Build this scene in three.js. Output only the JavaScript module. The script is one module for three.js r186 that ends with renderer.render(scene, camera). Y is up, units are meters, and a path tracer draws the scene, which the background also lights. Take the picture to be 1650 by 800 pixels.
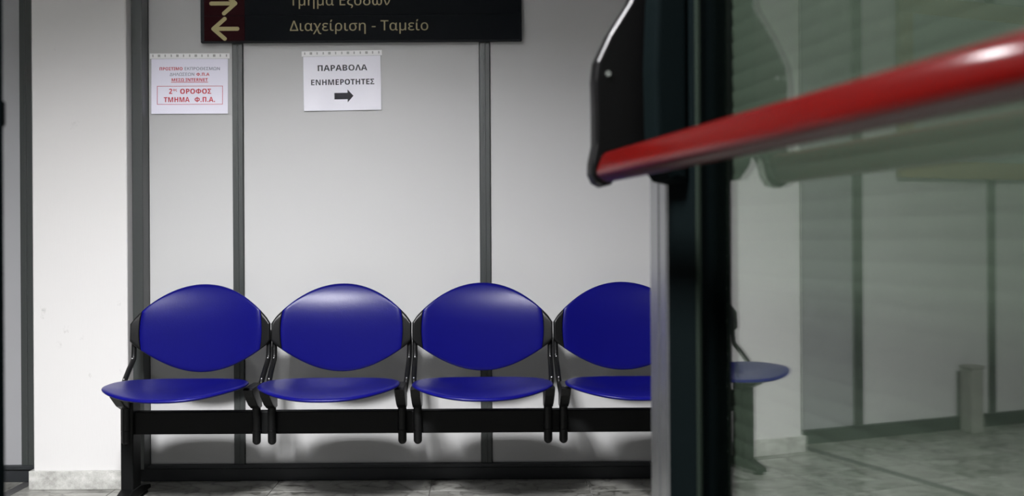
import * as THREE from 'three';
import { RoundedBoxGeometry } from 'three/addons/geometries/RoundedBoxGeometry.js';
import { mergeGeometries, mergeVertices, toCreasedNormals } from 'three/addons/utils/BufferGeometryUtils.js';
import { RectAreaLightUniformsLib } from 'three/addons/lights/RectAreaLightUniformsLib.js';

// ---------------------------------------------------------------- camera, light, exposure
const scene = new THREE.Scene();
const FOCAL = 1600;                                       // pixels, for a frame 1650 x 800
const camera = new THREE.PerspectiveCamera(2 * Math.atan(400 / FOCAL) * 180 / Math.PI, 1650 / 800, 0.05, 60);
camera.position.set(0, 0.943, 0);
camera.rotation.set(0, 0, -0.0058);
camera.setViewOffset(1650, 800, 45, 10, 1650, 800);
camera.focus = 3.62;
camera.userData.fStop = 3.2;
camera.updateProjectionMatrix();
const renderer = new THREE.WebGLRenderer({ antialias: true });
renderer.toneMapping = THREE.LinearToneMapping;
renderer.toneMappingExposure = 0.98;
renderer.shadowMap.enabled = true;
scene.background = new THREE.Color(0x000000);
RectAreaLightUniformsLib.init();
const HALL_LAMP = { x: -0.85, depth: 0.83, w: 0.56, d: 0.56, power: 880, tint: 0xfdfcff, fin: 0.033 };
const SPOT_LAMP = { x: -0.80, depth: 2.50, w: 0.18, d: 0.18, power: 85, tint: 0xfdfcff };
const CEILING = 2.65;

// ---------------------------------------------------------------- helpers
let seed = 7;
const rnd = () => { seed = (seed * 1664525 + 1013904223) >>> 0; return seed / 4294967296; };
const names = new Map();
function numbered(n) { const k = names.get(n) || 0; names.set(n, k + 1); return k ? `${n}_${String(k).padStart(3, '0')}` : n; }
function mesh(name, geo, m, parent = scene) {
  const o = new THREE.Mesh(geo, m);
  o.name = parent === scene ? numbered(name) : name;
  o.castShadow = o.receiveShadow = true;
  parent.add(o);
  return o;
}
function group(name, x = 0, y = 0, z = 0, turn = 0, parent = scene) {
  const g = new THREE.Group();
  g.name = parent === scene ? numbered(name) : name;
  g.position.set(x, y, z); g.rotation.y = turn; parent.add(g);
  return g;
}
function tag(o, label, category, grp) { o.userData.label = label; o.userData.category = category; if (grp) o.userData.group = grp; return o; }
function struct(o, label) { o.userData.kind = 'structure'; if (label) o.userData.label = label; return o; }
// a box from its limits in x, y and depth (depth counts away from the camera, so z = -depth)
function slab(x0, x1, y0, y1, d0, d1, r = 0) {
  const w = x1 - x0, h = y1 - y0, d = d1 - d0;
  const g = r ? new RoundedBoxGeometry(w, h, d, 2, Math.min(r, w / 2.01, h / 2.01, d / 2.01)) : new THREE.BoxGeometry(w, h, d);
  g.translate((x0 + x1) / 2, (y0 + y1) / 2, -(d0 + d1) / 2);
  return g;
}
function box(x0, x1, y0, y1, z0, z1, r = 0) { return slab(x0, x1, y0, y1, -z1, -z0, r); }
function merge(list) { return mergeGeometries(list.map(g => { const q = g.index ? g.toNonIndexed() : g; for (const k of Object.keys(q.attributes)) if (!['position', 'normal', 'uv'].includes(k)) q.deleteAttribute(k); return q; })); }
// uv in metres from the two largest axes of every face
function metric(geo, sx = 1, ox = 0, oy = 0) {
  const g = geo.index ? geo.toNonIndexed() : geo, p = g.attributes.position, n = g.attributes.normal, uv = new Float32Array(p.count * 2);
  for (let i = 0; i < p.count; i++) {
    const ax = Math.abs(n.getX(i)), ay = Math.abs(n.getY(i)), az = Math.abs(n.getZ(i));
    const [u, v] = ay >= ax && ay >= az ? [p.getX(i), p.getZ(i)] : ax >= az ? [p.getZ(i), p.getY(i)] : [p.getX(i), p.getY(i)];
    uv[2 * i] = u * sx + ox; uv[2 * i + 1] = v * sx + oy;
  }
  g.setAttribute('uv', new THREE.BufferAttribute(uv, 2));
  return g;
}
// value noise that repeats every `period` cells
function noiseField(period, s0) {
  const t = new Float32Array(period * period); let s = s0 >>> 0;
  for (let i = 0; i < t.length; i++) { s = (s * 1664525 + 1013904223) >>> 0; t[i] = s / 4294967296; }
  const q = a => a * a * (3 - 2 * a);
  return (x, y) => {
    x = ((x % 1) + 1) % 1 * period; y = ((y % 1) + 1) % 1 * period;
    const i = Math.floor(x), j = Math.floor(y), u = q(x - i), v = q(y - j), i1 = (i + 1) % period, j1 = (j + 1) % period;
    return (t[(j % period) * period + i % period] * (1 - u) + t[(j % period) * period + i1] * u) * (1 - v) + (t[j1 * period + i % period] * (1 - u) + t[j1 * period + i1] * u) * v;
  };
}
function texture(w, h, paint, srgb = true) {
  const data = new Uint8Array(w * h * 4);
  for (let y = 0; y < h; y++) for (let x = 0; x < w; x++) {
    const c = paint(x / w, y / h), k = 4 * (y * w + x);
    data[k] = Math.max(0, Math.min(255, c[0])); data[k + 1] = Math.max(0, Math.min(255, c[1])); data[k + 2] = Math.max(0, Math.min(255, c[2])); data[k + 3] = 255;
  }
  const t = new THREE.DataTexture(data, w, h, THREE.RGBAFormat);
  t.wrapS = t.wrapT = THREE.RepeatWrapping; t.magFilter = THREE.LinearFilter; t.minFilter = THREE.LinearFilter;
  if (srgb) t.colorSpace = THREE.SRGBColorSpace;
  t.needsUpdate = true;
  return t;
}
function canvasTexture(w, h, draw) {
  const c = document.createElement('canvas'); c.width = w; c.height = h;
  draw(c.getContext('2d'), w, h);
  const t = new THREE.CanvasTexture(c); t.colorSpace = THREE.SRGBColorSpace; t.magFilter = THREE.LinearFilter;
  return t;
}
const lin = (r, g, b) => new THREE.Color().setRGB(r, g, b);
const std = (color, roughness, metalness = 0, more = {}) => new THREE.MeshStandardMaterial({ color, roughness, metalness, ...more });
const phys = (color, roughness, more = {}) => new THREE.MeshPhysicalMaterial({ color, roughness, ...more });
// a sheet bent over P(s, t), s and t in 0..1, with a full round edge
function shell(P, ns, nt, thick, edge) {
  const line = n => { const a = [0, 0.06, 0.25, 0.6, 1].map(e => e * edge), r = [...a]; for (let i = 1; i < n; i++) r.push(edge + (1 - 2 * edge) * i / n); return [...r, ...a.reverse().map(e => 1 - e)]; };
  const S = line(ns), T = line(nt), pos = [], idx = [], w = S.length, V = new THREE.Vector3(), A = new THREE.Vector3(), B = new THREE.Vector3();
  const e1 = v => { const d = Math.min(v, 1 - v) / edge; return d >= 1 ? 1 : Math.sqrt(Math.max(0, 1 - (1 - d) ** 2)); };
  for (const side of [1, -1]) for (const t of T) for (const s of S) {
    const h = 1e-3; V.set(...P(s, t)); A.set(...P(s + h, t)).sub(V); B.set(...P(s, t + h)).sub(V);
    const n = A.cross(B).normalize(), k = side * thick / 2 * Math.min(e1(s), e1(t));
    pos.push(V.x + n.x * k, V.y + n.y * k, V.z + n.z * k);
  }
  const N = S.length * T.length;
  for (let j = 0; j < T.length - 1; j++) for (let i = 0; i < w - 1; i++) {
    const a = j * w + i, b = a + 1, c = a + w, d = c + 1;
    idx.push(a, b, d, a, d, c, N + a, N + d, N + b, N + a, N + c, N + d);
  }
  return weld(pos, idx);
}
function weld(pos, idx) {
  let g = new THREE.BufferGeometry();
  g.setAttribute('position', new THREE.Float32BufferAttribute(pos, 3)); g.setIndex(idx);
  g = mergeVertices(g, 1e-6); g.computeVertexNormals();
  const p = g.attributes.position, uv = new Float32Array(p.count * 2);
  for (let i = 0; i < p.count; i++) { uv[2 * i] = p.getX(i) * 8; uv[2 * i + 1] = (p.getY(i) + p.getZ(i)) * 8; }
  g.setAttribute('uv', new THREE.BufferAttribute(uv, 2));
  return g;
}
function tube(points, r, seg = 24, closed = false) {
  return new THREE.TubeGeometry(new THREE.CatmullRomCurve3(points.map(p => new THREE.Vector3(...p)), closed, 'catmullrom', 0.25), seg, r, 10, closed);
}
function extrude(points, depth, bevel, smooth = false) {
  const s = new THREE.Shape();
  if (smooth) { s.moveTo(...points[0]); s.splineThru(points.slice(1).map(p => new THREE.Vector2(...p))); } else points.forEach((p, i) => i ? s.lineTo(...p) : s.moveTo(...p));
  s.closePath();
  const g = new THREE.ExtrudeGeometry(s, { depth: depth - 2 * bevel, bevelEnabled: bevel > 0, bevelThickness: bevel, bevelSize: bevel, bevelOffset: -bevel, bevelSegments: 3, curveSegments: 10 });
  g.translate(0, 0, -depth / 2 + bevel);
  return g;
}

// ---------------------------------------------------------------- materials
const n8 = noiseField(8, 11), n32 = noiseField(32, 5), n128 = noiseField(128, 3), n5 = noiseField(5, 23);
const grainMap = texture(256, 256, (u, v) => { const g = 120 + 90 * (n128(u, v) - 0.5) + 60 * (n32(u, v) - 0.5); return [g, g, g]; }, false);
const plasterMap = texture(512, 1024, (u, v) => {
  let g = 240 + 5 * (n8(u, v) - 0.5) + 5 * (n32(u, v) - 0.5) + 4 * (n128(u, v) - 0.5);
  return [g, g, g - 3];
});
function smudges(list, base) {                                  // hand and shoe marks with their own outline
  return canvasTexture(512, 2048, (c, w, h) => {
    c.fillStyle = base; c.fillRect(0, 0, w, h);
    for (let k = 0; k < 900; k++) { c.fillStyle = `rgba(150,150,145,${0.03 + 0.04 * rnd()})`; c.fillRect(rnd() * w, rnd() * h, 1 + 3 * rnd(), 1 + 2 * rnd()); }
    for (const [x, y, r, a] of list) for (let k = 0; k < 14; k++) {
      c.fillStyle = `rgba(110,108,104,${a * (0.4 + rnd())})`;
      c.beginPath(); c.ellipse(x * w + (rnd() - 0.5) * r * 3, y * h + (rnd() - 0.5) * r * 2, r * (0.2 + 0.5 * rnd()), r * (0.1 + 0.3 * rnd()), rnd() * 3, 0, 7); c.fill();
    }
  });
}
const M = {
  panel: std(lin(0.42, 0.422, 0.415), 0.45, 0, { bumpMap: grainMap, bumpScale: 0.00015 }),
  panelGrey: std(lin(0.24, 0.243, 0.25), 0.45),
  paint: std(lin(0.25, 0.25, 0.245), 0.8),
  lobby: std(lin(0.03, 0.03, 0.028), 0.8),
  post: std(lin(0.042, 0.047, 0.045), 0.38, 0.35),
  rail: std(lin(0.013, 0.015, 0.017), 0.5, 0.2),
  core: std(lin(0.3, 0.3, 0.3), 0.9),
  ceiling: std(lin(0.2, 0.2, 0.195), 0.9),
  skirting: null,
  grout: std(lin(0.16, 0.155, 0.15), 0.9),
  darkStone: std(lin(0.05, 0.05, 0.05), 0.35),
  blue: phys(lin(0.0026, 0.0026, 0.085), 0.28, { bumpMap: grainMap, bumpScale: 0.0003, specularIntensity: 0.25 }),
  black: phys(lin(0.004, 0.0042, 0.0043), 0.36, { specularIntensity: 0.45 }),
  blackMatte: phys(lin(0.0022, 0.0025, 0.0025), 0.5, { specularIntensity: 0.3 }),
  steel: std(lin(0.7, 0.7, 0.7), 0.25, 1),
  red: phys(lin(0.020, 0.0002, 0.0001), 0.3, { specularIntensity: 0.05, clearcoat: 0.5, clearcoatRoughness: 0.11 }),
  caseBlack: phys(lin(0.0004, 0.0004, 0.0004), 0.36, { specularIntensity: 0.22 }),
  doorDark: phys(lin(0.0006, 0.0013, 0.0014), 0.8, { specularIntensity: 0.02 }),
  doorStrip: std(lin(0.40, 0.41, 0.42), 0.26, 1),
  gasket: phys(lin(0.005, 0.0075, 0.0055), 0.8, { specularIntensity: 0.05 }),
  glass: phys(lin(0.88, 0.93, 0.88), 0.02, { transmission: 1, thickness: 0, ior: 2.2 }),
  clear: phys(lin(0.93, 0.97, 0.94), 0.02, { transmission: 1, thickness: 0, ior: 1.5 }),
  slat: phys(lin(0.026, 0.030, 0.0255), 0.8, { specularIntensity: 0.3 }),
  sleeve: phys(lin(0.97, 0.97, 0.985), 0.1, { transmission: 1, thickness: 0, ior: 1.35, specularIntensity: 0.5 }),
  sleeveEdge: std(lin(0.88, 0.88, 0.88), 0.4),
  paperBack: std(lin(0.75, 0.75, 0.8), 0.8),
  wood: std(lin(0.20, 0.155, 0.07), 0.5),
  boardInside: std(lin(0.22, 0.24, 0.23), 0.7),
  bin: std(lin(0.2, 0.205, 0.18), 0.5),
  lampFrame: std(lin(0.7, 0.7, 0.7), 0.5),
  fin: std(lin(0.1, 0.1, 0.1), 0.5),
  glow: std(lin(0.9, 0.9, 0.9), 0.6, 0, { emissive: 0xffffff, emissiveIntensity: 1.5 }),
};
function marble(k, tone = 122, veins = 1) {
  const a = noiseField(6, 101 + k), b = noiseField(24, 77 + k), c = noiseField(96, 31 + k), ang = -0.5 + 0.25 * k;
  return texture(256, 256, (u, v) => {
    const w = a(u, v) * 0.5 + b(u, v) * 0.18, s = Math.sin((u * Math.cos(ang) + v * Math.sin(ang)) * 12.566 + w * 14);
    const vein = Math.pow(1 - Math.abs(s), 5), g = tone + 34 * (a(v, u) - 0.5) + 26 * (b(u, v) - 0.5) + 16 * (c(u, v) - 0.5) - 58 * veins * vein;
    return [g, g, g - 5];
  });
}
const marbles = [0, 1, 2, 3].map(k => std(0xffffff, 0.28, 0, { map: marble(k) }));
M.skirting = std(lin(1, 1, 1), 0.4, 0, { map: marble(5, 168, 0.2) });

// ---------------------------------------------------------------- the shell of the building
const WALL = 3.95, PART = 0.42, X0 = -4.6, X1 = 3.0, BACK = -6.5;
const OPEN_L = -1.22, OPEN_R = 0.52, HEAD = 2.2;

// floor: bed with marble tiles laid on it
const floor = struct(group('floor', 0, 0, 0));
mesh('floor_bed', slab(X0 - 0.1, X1 + 0.1, -0.15, -0.004, BACK - 0.1, WALL + 0.1), M.grout, floor);
const STRIP_X0 = -1.83, STRIP_X1 = -1.785;
mesh('dark_strip', slab(STRIP_X0, STRIP_X1, -0.02, 0, PART + 0.1, WALL, 0.001), M.darkStone, floor);
const TW = 0.605, TD = 0.30;
function layTiles(xs, ds) {
  for (const [a, b] of xs) for (const [c, d] of ds) {
    const g = metric(slab(a + 0.0015, b - 0.0015, -0.02, 0, c + 0.0015, d - 0.0015, 0.0012), 1.4, rnd(), rnd());
    mesh('tile', g, marbles[Math.floor(rnd() * 4)], floor);
  }
}
function cuts(a, b, start, step) { const r = []; for (let x = start; x < b; x += step) { const p = Math.max(x, a), q = Math.min(x + step, b); if (q - p > 0.02) r.push([p, q]); } return r; }
const rows = cuts(PART + 0.1, WALL, 3.76 - 12 * TD, TD);
layTiles(cuts(STRIP_X1, 1.7, -0.21 - 4 * TW, TW), rows);
layTiles(cuts(-3.9, STRIP_X0, -0.21 - 7 * TW, TW), rows);
mesh('floor_slab', metric(slab(1.7, X1, -0.02, 0, PART + 0.1, WALL), 1.4), marbles[0], floor);
mesh('floor_slab', metric(slab(X0, -3.9, -0.02, 0, PART + 0.1, WALL), 1.4), marbles[1], floor);
mesh('floor_slab', metric(slab(X0, X1, -0.02, 0, BACK, PART + 0.1), 1.4), M.darkStone, floor);

// ceiling with an opening over each lamp
function plateWithHole(x0, x1, d0, d1, y0, y1, L, edge = 0.02) {
  const a = L.x - L.w / 2 - edge, b = L.x + L.w / 2 + edge, c = L.depth - L.d / 2 - edge, d = L.depth + L.d / 2 + edge;
  return merge([slab(x0, a, y0, y1, d0, d1), slab(b, x1, y0, y1, d0, d1), slab(a, b, y0, y1, d0, c), slab(a, b, y0, y1, d, d1)]);
}
const ceil = struct(group('ceiling', 0, CEILING, 0));
mesh('ceiling_plate', plateWithHole(X0, X1, PART, 2.0, 0, 0.15, HALL_LAMP), M.ceiling, ceil);
mesh('ceiling_plate', plateWithHole(X0, X1, 2.0, WALL + 0.1, 0, 0.15, SPOT_LAMP), M.ceiling, ceil);
mesh('ceiling_plate', slab(X0, X1, 0, 0.15, BACK, PART), M.lobby, ceil);
mesh('ceiling_deck', slab(X0, X1, 0.16, 0.22, BACK, WALL + 0.1), M.core, ceil);

// the back wall: laminate panels between dark metal posts on a dark bottom rail
const wallBack = struct(group('wall_back', 0, 0, -WALL));
mesh('wall_core', box(X0, X1, 0, CEILING, -0.12, -0.02), M.core, wallBack);
const posts = [[-3.02, 0.042], [-2.17, 0.05], [-1.815, 0.05], [-1.352, 0.042], [-0.975, 0.042], [0.006, 0.042], [0.99, 0.042], [1.97, 0.042], [-4.0, 0.042]].sort((a, b) => a[0] - b[0]);
posts.forEach(([x, w], i) => {
  const front = x === -1.352 ? 0.075 : 0.012;
  const g = [box(x - w / 2, x + w / 2, 0.06, CEILING, -0.02, front, 0.003)];
  mesh('post', merge(g), M.post, wallBack);
  if (front < 0.05) mesh('post_groove', box(x - 0.003, x + 0.003, 0.06, CEILING, front, front + 0.003, 0.001), M.post, wallBack);
  const n = posts[i + 1], right = n ? n[0] - n[1] / 2 : X1;
  if (i === 0) mesh('panel', metric(box(X0, x - w / 2 - 0.001, 0.06, CEILING, -0.019, 0, 0.0015), 4), M.panel, wallBack);
  mesh('panel', metric(box(x + w / 2 + 0.001, right - 0.001, 0.06, CEILING, -0.019, 0, 0.0015), 4), x === -2.17 ? M.panelGrey : M.panel, wallBack);
});
mesh('bottom_rail', merge([box(X0, X1, 0, 0.05, -0.02, 0.016, 0.003), box(X0, X1, 0.05, 0.066, -0.02, 0.024, 0.003)]), M.rail, wallBack);

// white plaster pillar in front of the back wall, with a marble skirting
const PL = -1.738, PR = -1.373, PF = 3.82;
const pillarMap = smudges([[0.12, 0.74, 10, 0.10], [0.35, 0.768, 9, 0.10], [0.1, 0.75, 7, 0.09], [0.28, 0.79, 9, 0.06], [0.52, 0.78, 7, 0.07], [0.6, 0.835, 6, 0.12], [0.9, 0.73, 7, 0.07], [0.93, 0.83, 9, 0.06], [0.45, 0.47, 14, 0.035], [0.25, 0.36, 6, 0.03]], '#bebdbb');
const pillar = struct(group('wall_pillar', (PL + PR) / 2, 0, -PF), 'white plastered pillar standing out from the panelled wall');
{
  const w = (PR - PL) / 2, g = box(-w, w, 0.0, CEILING, -(WALL - PF) + 0.001, 0, 0.006), p = g.attributes.position, uv = g.attributes.uv;
  for (let i = 0; i < p.count; i++) uv.setXY(i, (p.getX(i) + w) / (2 * w) * 0.98 + 0.01, p.getY(i) / CEILING);
  mesh('plaster', g, std(0xffffff, 0.85, 0, { map: pillarMap, bumpMap: grainMap, bumpScale: 0.0003 }), pillar);
  mesh('skirting', metric(box(-w - 0.014, w + 0.002, 0, 0.072, -0.10, 0.012, 0.002), 3), M.skirting, pillar);
}

// remaining walls
struct(mesh('wall_left', slab(X0 - 0.12, X0, 0, CEILING, PART, WALL + 0.1), M.paint));
struct(mesh('wall_lobby_left', slab(X0 - 0.12, X0, 0, CEILING, BACK, PART), M.lobby));
struct(mesh('wall_lobby_right', slab(X1, X1 + 0.12, 0, CEILING, BACK, PART), M.lobby));
struct(mesh('wall_right', slab(X1, X1 + 0.12, 0, CEILING, PART, WALL + 0.1), M.paint));
struct(mesh('wall_rear', slab(X0, X1, 0, CEILING, BACK - 0.12, BACK), M.lobby));
const partition = struct(group('wall_partition', 0, 0, -PART));
mesh('partition_side', box(X0, OPEN_L, 0, CEILING, -0.1, 0), M.paint, partition);
mesh('partition_side', box(OPEN_R, X1, 0, CEILING, -0.1, 0), M.paint, partition);
mesh('header', box(OPEN_L, OPEN_R, HEAD, CEILING, -0.1, 0), M.paint, partition);
mesh('door_frame', merge([box(OPEN_L, OPEN_L + 0.03, 0, HEAD, -0.11, 0.01), box(OPEN_R - 0.03, OPEN_R, 0, HEAD, -0.11, 0.01), box(OPEN_L, OPEN_R, HEAD - 0.03, HEAD, -0.11, 0.01)]), M.doorDark, partition);

// ---------------------------------------------------------------- ceiling lamps
function lamp(L, label) {
  const g = tag(group('ceiling_light', L.x, CEILING, -L.depth), label, 'ceiling light');
  const w = L.w / 2, d = L.d / 2, y = 0.03;
  mesh('frame', merge([box(-w - 0.02, -w, -0.008, y + 0.02, -d - 0.02, d + 0.02), box(w, w + 0.02, -0.008, y + 0.02, -d - 0.02, d + 0.02), box(-w, w, -0.008, y + 0.02, -d - 0.02, -d), box(-w, w, -0.008, y + 0.02, d, d + 0.02), box(-w - 0.02, w + 0.02, y + 0.02, y + 0.025, -d - 0.02, d + 0.02)]), M.lampFrame, g);
  const nx = Math.round(L.w / 0.093), nd = Math.round(L.d / 0.093);
  for (let i = 1; i < nx; i++) { const x = -w + L.w * i / nx; mesh('louver_fin', box(x - 0.001, x + 0.001, 0, L.fin, -d, d), M.fin, g); }
  for (let i = 1; i < nd; i++) { const z = -d + L.d * i / nd; mesh('louver_fin', box(-w, w, 0, L.fin, z - 0.001, z + 0.001), M.fin, g); }
  mesh('diffuser', box(-w, w, y, y + 0.01, -d, d), M.glow, g);
  const light = new THREE.RectAreaLight(L.tint, L.power, L.w - 0.02, L.d - 0.02);
  light.name = 'lamp_light'; light.position.set(0, y - 0.004, 0); light.rotation.x = -Math.PI / 2;
  g.add(light);
}
{
  const L = SPOT_LAMP, g = tag(group('downlight', L.x, CEILING, -L.depth), 'small square downlight set deep in the ceiling near the blue bench', 'downlight'), w = L.w / 2;
  mesh('housing', merge([box(-w - 0.02, -w, -0.005, 0.13, -w - 0.02, w + 0.02), box(w, w + 0.02, -0.005, 0.13, -w - 0.02, w + 0.02), box(-w, w, -0.005, 0.13, -w - 0.02, -w), box(-w, w, -0.005, 0.13, w, w + 0.02), box(-w, w, 0.125, 0.13, -w, w)]), M.fin, g);
  mesh('diffuser', box(-w, w, 0.04, 0.05, -w, w), M.glow, g);
  const light = new THREE.RectAreaLight(L.tint, L.power, L.w - 0.01, L.d - 0.01);
  light.name = 'downlight_light'; light.position.set(0, 0.036, 0); light.rotation.x = -Math.PI / 2; g.add(light);
}
lamp(HALL_LAMP, 'square louvred ceiling light above the blue bench');

// ---------------------------------------------------------------- the row of four blue seats on one beam
const PITCH = 0.529, CX = -1.066, BD = 3.75, BEAM = 3.64;
const bench = tag(group('waiting_bench', CX + 1.5 * PITCH, 0, -BEAM), 'row of four blue plastic seats with black frames on one black beam', 'bench');
const top = x => 0.787 - 1.78 * x * x - 3.6 * x ** 4, bot = x => 0.458 + 1.80 * x * x - 2.0 * x ** 4;
const lean = (x, y) => -(0.08 * (y - 0.62) + 3.6 * Math.max(0, y - 0.58) ** 3) + 0.42 * x * x;      // z of the back, toward the camera positive
const backGeo = shell((s, t) => {
  const x = (2 * s - 1) * (0.2235 + 0.006 * (1 - (2 * t - 1) ** 2)), y = bot(x) + (top(x) - bot(x)) * t;
  return [x, y, lean(x, y)];
}, 24, 24, 0.014, 0.045);
const wingGeo = [-1, 1].map(k => shell((s, t) => {
  const a = k > 0 ? s : 1 - s, xi = 0.2232 + 0.006 * (1 - (2 * t - 1) ** 2), x = k * (xi + (0.263 - xi) * a), ax = Math.abs(x);
  const y0 = bot(ax) + 0.012 * Math.max(0, a - 0.6), y1 = top(ax) - 0.014 * Math.max(0, a - 0.6), y = y0 + (y1 - y0) * t;
  return [x, y, lean(x, y) - 0.001];
}, 6, 14, 0.016, 0.12));
// seat: round-cornered pan, dished, the front rolled down
function seatGeo() {
  const NR = [0, 0.15, 0.3, 0.45, 0.6, 0.72, 0.82, 0.9, 0.945, 0.968, 0.985, 0.996, 1], NT = 72, pos = [], idx = [];
  for (const side of [1, -1]) for (const r of NR) for (let k = 0; k < NT; k++) {
    const th = k / NT * 2 * Math.PI, c = Math.cos(th), s = Math.sin(th), e = 2 / 2.5;
    let x = 0.243 * r * Math.sign(c) * Math.abs(c) ** e, z = 0.182 * r * Math.sign(s) * Math.abs(s) ** e;
    if (z > 0) { z *= 1 + 0.10 * (1 - (x / 0.243) ** 2); x *= 1 - 0.05 * (z / 0.19) ** 2; }   // the front edge bows out
    const f = Math.max(0, (z - 0.05) / 0.14), q = Math.abs(x) / 0.243;
    const y = 0.447 - 0.018 * f * f - 0.012 * (1 - q * q) * (1 - r * r) * 1.5 + 0.004 * q * q;
    const d = (1 - r) / 0.06, h = d >= 1 ? 1 : Math.sqrt(Math.max(0, 1 - (1 - d) ** 2));
    pos.push(x, y + side * 0.007 * h, z);
  }
  const N = NR.length * NT;
  for (let j = 0; j < NR.length - 1; j++) for (let k = 0; k < NT; k++) {
    const a = j * NT + k, b = j * NT + (k + 1) % NT, c = a + NT, d = b + NT;
    idx.push(a, d, b, a, c, d, N + a, N + b, N + d, N + a, N + d, N + c);
  }
  return weld(pos, idx);
}
const seatShape = seatGeo();
const BW = 0.2365;                                              // where the side brackets stand
const strutGeo = k => tube([[k * 0.252, 0.615, 0.008], [k * 0.254, 0.56, 0.010], [k * 0.2535, 0.51, 0.02], [k * 0.2525, 0.475, 0.072], [k * 0.251, 0.44, 0.12], [k * 0.246, 0.40, 0.142], [k * BW, 0.35, 0.147]], 0.0098, 40);
function bracketGeo(k) {
  const arm = extrude([[0.125, 0.434], [0.27, 0.434], [0.285, 0.428], [0.26, 0.40], [0.205, 0.362], [0.165, 0.345], [0.125, 0.345]], 0.034, 0.004);
  arm.rotateY(-Math.PI / 2); arm.translate(k * BW, 0, 0);          // profile x becomes z
  const clamp = new THREE.CapsuleGeometry(0.0155, 0.125, 6, 14); clamp.translate(k * BW, 0.288, 0.146);
  return merge([arm, clamp]);
}
const screwGeo = (k, n) => { const s = new THREE.SphereGeometry(0.0038, 10, 8); s.translate(...(n ? [0.2515 * k, 0.447, 0.126] : [0.2535 * k, 0.512, 0.030])); return s; };
const collarGeo = k => { const c = new THREE.TorusGeometry(0.0158, 0.0016, 6, 20); c.rotateX(Math.PI / 2); c.translate(k * BW, 0.262, 0.146); return c; };
for (let i = 0; i < 4; i++) {
  const u = group('seat_unit', (i - 1.5) * PITCH, 0, BEAM - BD, 0, bench);
  const sh = mesh('seat', seatShape, M.blue, u); sh.position.z = BD - 3.43;
  mesh('backrest', backGeo, M.blue, u);
  [-1, 1].forEach((k, j) => {
    mesh('back_frame', wingGeo[j], M.black, u);
    mesh('strut', strutGeo(k), M.black, u);
    mesh('bracket', bracketGeo(k), M.black, u);
    mesh('collar', collarGeo(k), M.black, u);
    mesh('screw', screwGeo(k, 0), M.steel, u); mesh('screw', screwGeo(k, 1), M.steel, u);
  });
  u.userData.label = ['blue seat at the left end, above the leg', 'blue seat second from the left, with the bright sheen', 'blue seat third from the left, in front of the wall post', 'blue seat partly hidden by the glass door'][i];
}
const bx = bench.position.x;
mesh('beam', box(-1.32 - bx, 0.775 - bx, 0.246, 0.329, -0.02, 0.02, 0.004), M.blackMatte, bench);
for (const x of [-1.30 - bx, 0.757 - bx]) {
  const leg = mesh('leg', merge([box(x - 0.023, x + 0.023, 0.03, 0.40, -0.045, 0.04, 0.006)]), M.blackMatte, bench);
  const foot = extrude([[-0.15, 0.012], [-0.145, 0.028], [-0.045, 0.05], [0.04, 0.05], [0.115, 0.028], [0.12, 0.012]], 0.05, 0.005);
  foot.rotateY(-Math.PI / 2); foot.translate(x, 0, 0);
  mesh('foot', foot, M.blackMatte, leg);
  for (const z of [-0.125, 0.095]) { const c = new THREE.CylinderGeometry(0.017, 0.02, 0.014, 16); c.translate(x, 0.007, z); mesh('foot_pad', c, M.blackMatte, leg); }
}

// ---------------------------------------------------------------- notices in plastic pockets on the wall
function notice(x0, x1, yTop, yBot, turn, map, label) {
  const w = x1 - x0, h = yTop - yBot, g = tag(group('wall_notice', (x0 + x1) / 2, yBot, -(WALL - 0.001)), label, 'notice');
  g.rotation.z = turn;
  const curve = (u, v) => 0.0025 + 0.0035 * Math.pow(1 - v, 2) * (0.4 + 0.6 * Math.sin(u * 5 + x0 * 3) ** 2) + 0.0008 * Math.sin(u * 9 + v * 4);
  const sheet = (n, inset, off, uvs) => {
    const q = new THREE.PlaneGeometry(w - 2 * inset, h - 2 * inset, 28, 20), p = q.attributes.position;
    for (let i = 0; i < p.count; i++) { const u = p.getX(i) / w + 0.5, v = p.getY(i) / h + 0.5; p.setXYZ(i, p.getX(i), p.getY(i) + h / 2, curve(u, v) + off); }
    q.computeVertexNormals(); return q;
  };
  const front = sheet('', 0.003, 0.0006), back = sheet('', 0.003, 0.0002);
  mesh('paper', front, std(0xffffff, 0.75, 0, { map }), g);
  mesh('paper_back', back, M.paperBack, g);
  mesh('plastic_pocket', sheet('', 0, 0.0022), M.sleeve, g);
  // the punched filing strip of the pocket, its holes left open
  const strip = [], n = 13, sw = w + 0.006, y0 = h + 0.001, y1 = h + 0.019;
  for (let i = 0; i < n; i++) {
    const a = -sw / 2 + sw * i / n, b = a + sw / n, hole = i % 3 === 1 ? 0.010 : 0.005, m = (a + b) / 2;
    strip.push(box(a, m - hole / 2, y0 + 0.004, y1, 0.002, 0.0026), box(m + hole / 2, b, y0 + 0.004, y1, 0.002, 0.0026), box(m - hole / 2, m + hole / 2, y1 - 0.004, y1, 0.002, 0.0026));
  }
  strip.push(box(-sw / 2, sw / 2, y0 - 0.003, y0 + 0.004, 0.002, 0.0026));
  mesh('filing_strip', merge(strip), M.sleeveEdge, g);
}
const fit = (c, s, x, y, size, maxW, weight = 'bold') => { c.font = `${weight} ${size}px sans-serif`; const w = c.measureText(s).width; c.save(); c.translate(x, y); c.scale(maxW / w, 1); c.fillText(s, 0, 0); c.restore(); };
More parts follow.
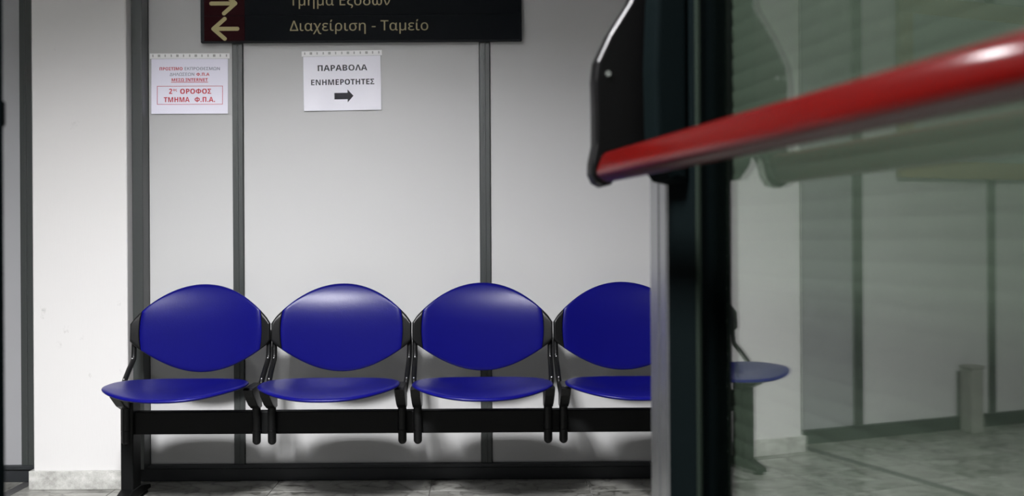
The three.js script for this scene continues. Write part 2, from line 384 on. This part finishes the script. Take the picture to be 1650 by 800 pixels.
const paper1 = canvasTexture(1024, 740, (c, w, h) => {
  c.fillStyle = '#f7f5ff'; c.fillRect(0, 0, w, h); c.textBaseline = 'alphabetic';
  const R = '#c0202c', G = '#6c7280';
  c.fillStyle = R; fit(c, 'ΠΡΟΣΤΙΜΟ', 105, 152, 58, 315);
  c.fillStyle = G; fit(c, 'ΕΚΠΡΟΘΕΣΜΩΝ', 440, 152, 56, 480, 'normal');
  c.fillStyle = G; fit(c, 'ΔΗΛΩΣΕΩΝ', 245, 228, 56, 335, 'normal');
  c.fillStyle = R; fit(c, 'Φ.Π.Α', 600, 228, 56, 175);
  c.fillStyle = R; fit(c, 'ΜΕΣΩ INTERNET', 265, 302, 58, 490);
  c.fillRect(262, 311, 496, 7);
  c.strokeStyle = '#c05060'; c.lineWidth = 7; c.strokeRect(80, 368, 870, 244);
  c.fillStyle = R; fit(c, '2', 232, 470, 96, 48); fit(c, 'ος', 288, 432, 48, 52); fit(c, 'ΟΡΟΦΟΣ', 378, 470, 94, 425);
  fit(c, 'ΤΜΗΜΑ', 165, 582, 94, 345); fit(c, 'Φ.Π.Α.', 575, 582, 94, 280);
});
const paper2 = canvasTexture(1024, 740, (c, w, h) => {
  c.fillStyle = '#f8f7fc'; c.fillRect(0, 0, w, h);
  c.fillStyle = '#14151c'; fit(c, 'ΠΑΡΑΒΟΛΑ', 178, 198, 112, 668); fit(c, 'ΕΝΗΜΕΡΟΤΗΤΕΣ', 90, 390, 106, 850);
  c.beginPath(); c.moveTo(405, 500); c.lineTo(580, 500); c.lineTo(580, 455); c.lineTo(658, 543); c.lineTo(580, 632); c.lineTo(580, 588); c.lineTo(405, 588); c.closePath(); c.fill();
});
const px = (x, d = 3.945) => (x - 780) / FOCAL * d, py = (y, d = 3.945) => 0.943 - (y - 390) / FOCAL * d;
notice(px(244), px(370), py(91), py(182), -0.002, paper1, 'white sheet with red printed lines taped above the leftmost seat');
notice(px(490), px(617), py(88), py(178), 0.012, paper2, 'white sheet with black words and a thick black arrow');

// ---------------------------------------------------------------- direction sign
{
  const x0 = px(323, 3.9), x1 = px(843, 3.9), y0 = py(65, 3.9), rowH = 0.1, gap = 0.002, w = x1 - x0;
  const g = tag(group('direction_sign', (x0 + x1) / 2, y0, -WALL), 'dark wall sign with cream words and arrows on a maroon end', 'sign');
  const rowsN = 3;
  mesh('backing', box(-w / 2, w / 2, 0, rowH * rowsN + 0.016, 0.013, 0.034, 0.004), phys(lin(0.004, 0.005, 0.007), 0.5, { specularIntensity: 0.3 }), g);
  mesh('spacer', box(-w / 2 + 0.08, -w / 2 + 0.12, 0.03, 0.29, 0.0, 0.013), M.black, g);
  mesh('spacer', box(w / 2 - 0.12, w / 2 - 0.08, 0.03, 0.29, 0.0, 0.013), M.black, g);
  const cream = '#a59a78', words = ['Διαχείριση - Ταμείο', 'Τμήμα Εξόδων', ''];
  const wordW = [228, 166, 0];
  for (let i = 0; i < rowsN; i++) {
    const a = 0.006 + i * rowH, b = a + rowH - gap, split = -w / 2 + 0.176;
    const tArrow = canvasTexture(256, 160, (c, W, H) => {
      c.fillStyle = '#1f0407'; c.fillRect(0, 0, W, H);
      if (i === 2) return;
      c.strokeStyle = '#b0a87c'; c.lineWidth = 26; c.lineCap = 'round'; c.lineJoin = 'round';
      const f = i === 1, X = x => f ? W - x : x;
      c.beginPath(); c.moveTo(X(210), 82); c.lineTo(X(62), 82); c.moveTo(X(130), 18); c.lineTo(X(58), 82); c.lineTo(X(130), 146); c.stroke();
    });
    const tWords = canvasTexture(1536, 160, (c, W, H) => {
      c.fillStyle = '#06090c'; c.fillRect(0, 0, W, H);
      c.fillStyle = cream; const s = W / 450; if (words[i]) fit(c, words[i], (466 - 393) * s, 98, 92, wordW[i] * s, 'normal');
    });
    const plate = (n, p, q, t) => {
      const gg = box(p, q, a, b, 0.034, 0.0375, 0.001), P = gg.attributes.position, U = gg.attributes.uv;
      for (let k = 0; k < P.count; k++) U.setXY(k, (P.getX(k) - p) / (q - p), (P.getY(k) - a) / (b - a));
      mesh(n, gg, phys(0xffffff, 0.5, { map: t, specularIntensity: 0.06 }), g);
    };
    plate('arrow_plate', -w / 2 + 0.016, split - 0.0008, tArrow);
    plate('word_plate', split, w / 2 - 0.006, tWords);
  }
}

// ---------------------------------------------------------------- things farther along the wall, seen mirrored in the door glass
{
  const x0 = -3.55, x1 = -2.40, y0 = 1.24, y1 = 2.12, g = tag(group('notice_board', (x0 + x1) / 2, y0, -WALL + 0.0), 'wood framed notice board seen mirrored in the door glass', 'notice board');
  const w = (x1 - x0) / 2, h = y1 - y0, f = 0.085;
  mesh('board', box(-w + 0.02, w - 0.02, 0.02, h - 0.02, 0.013, 0.024), M.boardInside, g);
  mesh('frame_bar', box(-w, w, 0, f, 0.013, 0.04, 0.004), M.wood, g);
  mesh('frame_bar', box(-w, w, h - f, h, 0.013, 0.04, 0.004), M.wood, g);
  mesh('frame_bar', box(-w, -w + f, f, h - f, 0.013, 0.04, 0.004), M.wood, g);
  mesh('frame_bar', box(w - f, w, f, h - f, 0.013, 0.04, 0.004), M.wood, g);
  const b = tag(group('upright_box', -2.79, 0, -WALL + 0.09), 'slim pale upright box by the wall, seen mirrored in the door glass', 'box');
  mesh('body', box(-0.038, 0.038, 0, 0.31, -0.038, 0.038, 0.006), M.bin, b);
  mesh('cap', box(-0.042, 0.042, 0.31, 0.328, -0.042, 0.042, 0.006), M.bin, b);
}

// ---------------------------------------------------------------- the open glass door on the right
const ANG = 10.75 * Math.PI / 180, DIST = 0.605, HINGE = -0.44;
const doorAt = s => [DIST * Math.cos(ANG) + Math.sin(ANG) * s, -(DIST * Math.sin(ANG) - Math.cos(ANG) * s)];
const TURN = -(Math.PI / 2 - ANG);
const [hx, hz] = doorAt(HINGE);
const door = struct(group('door_1', hx, 0, hz, TURN), 'open glass door with a dark frame, a red bar across it');
const S = s => s - HINGE;                                         // along the leaf, from the free edge (negative) to the hinge (0)
const E0 = -1.566, E1 = -1.484, E2 = -1.378, PROUD = 0.028, DT = 2.16;
mesh('edge_strip', merge([box(S(E0), S(E1), 0.01, DT, -0.024, PROUD, 0.002), box(S(E0) + 0.036, S(E0) + 0.041, 0.01, DT, PROUD, PROUD + 0.001), box(S(E1) - 0.010, S(E1) - 0.007, 0.01, DT, PROUD, PROUD + 0.001)]), M.doorStrip, door);
mesh('stile', box(S(E1), S(E2), 0.01, DT, -0.024, PROUD, 0.002), M.doorDark, door);
mesh('stile', box(S(-0.555), S(HINGE), 0.01, DT, -0.024, PROUD, 0.002), M.doorDark, door);
mesh('rail', box(S(E2), S(-0.555), 0.01, 0.13, -0.024, PROUD, 0.002), M.doorDark, door);
mesh('rail', box(S(E2), S(-0.555), DT - 0.11, DT, -0.024, PROUD, 0.002), M.doorDark, door);
mesh('gasket', box(S(E2), S(E2) + 0.006, 0.13, DT - 0.11, PROUD - 0.009, PROUD - 0.001, 0.003), M.gasket, door);
const pane = z => { const g = new THREE.PlaneGeometry(E2 * -1 - 0.555, DT - 0.24); g.translate((S(E2) + S(-0.555)) / 2, 0.13 + (DT - 0.24) / 2, z); return g; };
mesh('glass_pane', pane(0), M.glass, door);
mesh('glass_pane', pane(-0.006), M.glass, door);
mesh('handle_plate', box(S(-1.50), S(-1.40), 0.9, 1.02, -0.028, -0.024, 0.002), M.black, door);

// venetian blind on the far side of the glass
{
  const b = tag(group('venetian_blind', hx, 0, hz, TURN), 'closed grey-green venetian blind behind the door glass', 'blind');
  const a = S(E2) - 0.03, c = S(-0.555) - 0.01, len = c - a;
  const slatGeo = new THREE.CylinderGeometry(0.128, 0.128, len, 6, 1, true, -0.104, 0.208);
  slatGeo.rotateZ(Math.PI / 2);
  slatGeo.computeBoundingBox();
  const q = slatGeo.boundingBox, off = (q.min.z + q.max.z) / 2, offY = (q.min.y + q.max.y) / 2;
  slatGeo.translate((a + c) / 2, -offY, -off);
  slatGeo.rotateX(0.12);
  for (let y = 0.17; y < DT - 0.16; y += 0.0245) { const s = mesh('slat', slatGeo, M.slat, b); s.position.set(0, y, -0.036); }
  mesh('head_rail', box(a, c, DT - 0.15, DT - 0.115, -0.055, -0.026, 0.003), M.slat, b);
  mesh('bottom_rail', box(a, c, 0.14, 0.155, -0.045, -0.028, 0.003), M.slat, b);
  for (const f of [0.12, 0.5, 0.88]) mesh('ladder_cord', box(a + len * f - 0.001, a + len * f + 0.001, 0.15, DT - 0.13, -0.0445, -0.043), M.slat, b);
}

// red panic bar on the near side of that door
{
  const BH = 1.055, BP = 0.14;
  const p = tag(group('panic_bar', hx, 0, hz, TURN), 'shiny red push bar with a black end case across the glass door', 'push bar');
  const rA = S(-1.447), rB = S(-0.505);
  // oval section with two flattened faces: the radius of curvature at each direction of the outward normal
  const flat = (t, c) => { let d = Math.abs(((t - c) % 180 + 270) % 180 - 90); return Math.exp(-((d / 7) ** 4)); };
  const ring = []; let cx = 0, cy = 0;
  for (let i = 0; i < 360; i++) {
    const t = i * Math.PI / 180, rho = 0.0125 + 0.075 * flat(i, 23) + 0.012 * flat(i, 125);
    cx += -rho * Math.sin(t) * Math.PI / 180; cy += rho * Math.cos(t) * Math.PI / 180; ring.push([cx, cy, t]);
  }
  const mx = ring.reduce((a, q) => a + q[0], 0) / 360, my = ring.reduce((a, q) => a + q[1], 0) / 360;
  const tall = Math.max(...ring.map(q => q[1])) - Math.min(...ring.map(q => q[1])), K = 0.0465 / tall;
  const pick = ring.filter((q, i) => i % 3 === 0), NP = pick.length, along = [[0, 0.0], [0, 0.45], [0.0015, 0.75], [0.005, 0.92], [0.010, 1], [(rB - rA) * 0.33, 1], [(rB - rA) * 0.66, 1], [rB - rA, 1], [rB - rA, 0]];
  const bp = [], bi = [];
  for (const [x, k] of along) for (const q of pick) bp.push(x, (q[1] - my) * K * k, (q[0] - mx) * K * k);
  for (let a = 0; a < along.length - 1; a++) for (let k = 0; k < NP; k++) {
    const p0 = a * NP + k, p1 = a * NP + (k + 1) % NP; bi.push(p0, p0 + NP, p1, p1, p0 + NP, p1 + NP);
  }
  const bar = weld(bp, bi); bar.translate(rA, BH, BP);
  mesh('push_bar', bar, M.red, p);
  for (const [s0, end] of [[-1.462, 0], [-0.497, 1]]) {
    // curved lever: profile drawn as (distance from the glass, height)
    const lever = extrude([[0.03, 1.44], [0.06, 1.405], [0.085, 1.345], [0.103, 1.306], [0.134, 1.258], [0.1545, 1.216], [0.158, 1.187], [0.157, 1.143], [0.157, 1.09], [0.163, 1.062], [0.1635, 1.045], [0.157, 1.031], [0.146, 1.0255], [0.132, 1.029], [0.122, 1.043], [0.117, 1.066], [0.106, 1.082], [0.085, 1.088], [0.03, 1.09]], 0.034, 0.006);
    lever.rotateY(-Math.PI / 2); lever.scale(1, 1, 1);
    lever.translate(S(s0), 0, 0);
    mesh('lever_arm', lever, M.caseBlack, p);
    const casing = extrude([[0.0285, 1.455], [0.05, 1.45], [0.066, 1.40], [0.078, 1.30], [0.082, 1.2], [0.080, 1.085], [0.07, 1.055], [0.055, 1.035], [0.0285, 1.03]], 0.09, 0.008);
    casing.rotateY(-Math.PI / 2); casing.translate(S(s0) + (end ? 0.005 : 0.022), 0, 0);
    mesh('end_case', casing, M.doorDark, p);
    const sc = new THREE.CylinderGeometry(0.0042, 0.0045, 0.003, 16); sc.rotateZ(Math.PI / 2); sc.translate(S(s0) + (end ? -0.018 : 0.018), 1.197, 0.138);
    mesh('screw', sc, M.steel, p);
  }
}

// ---------------------------------------------------------------- the other leaf, its free edge at the left border of the picture
{
  const hX = OPEN_L + 0.035, hD = PART + 0.14, fX = -0.690, fD = 1.40, L = Math.hypot(fX - hX, fD - hD), ang = Math.atan2(fD - hD, fX - hX);
  const g = struct(group('door_2', hX, 0, -hD, ang), 'second glass door leaf, only its dark edge showing at the left');
  mesh('stile', box(L - 0.11, L, 0.01, DT, -0.022, 0.022, 0.002), M.doorDark, g);
  mesh('stile', box(0, 0.11, 0.01, DT, -0.022, 0.022, 0.002), M.doorDark, g);
  mesh('rail', box(0.11, L - 0.11, 0.01, 0.13, -0.022, 0.022, 0.002), M.doorDark, g);
  mesh('rail', box(0.11, L - 0.11, DT - 0.11, DT, -0.022, 0.022, 0.002), M.doorDark, g);
  const q = new THREE.PlaneGeometry(L - 0.22, DT - 0.24); q.translate(L / 2, 0.13 + (DT - 0.24) / 2, 0);
  mesh('glass_pane', q, M.clear, g);
  mesh('latch', box(L - 0.03, L + 0.009, 1.109, 1.146, -0.012, 0.016, 0.004), M.caseBlack, g);
}

renderer.render(scene, camera);
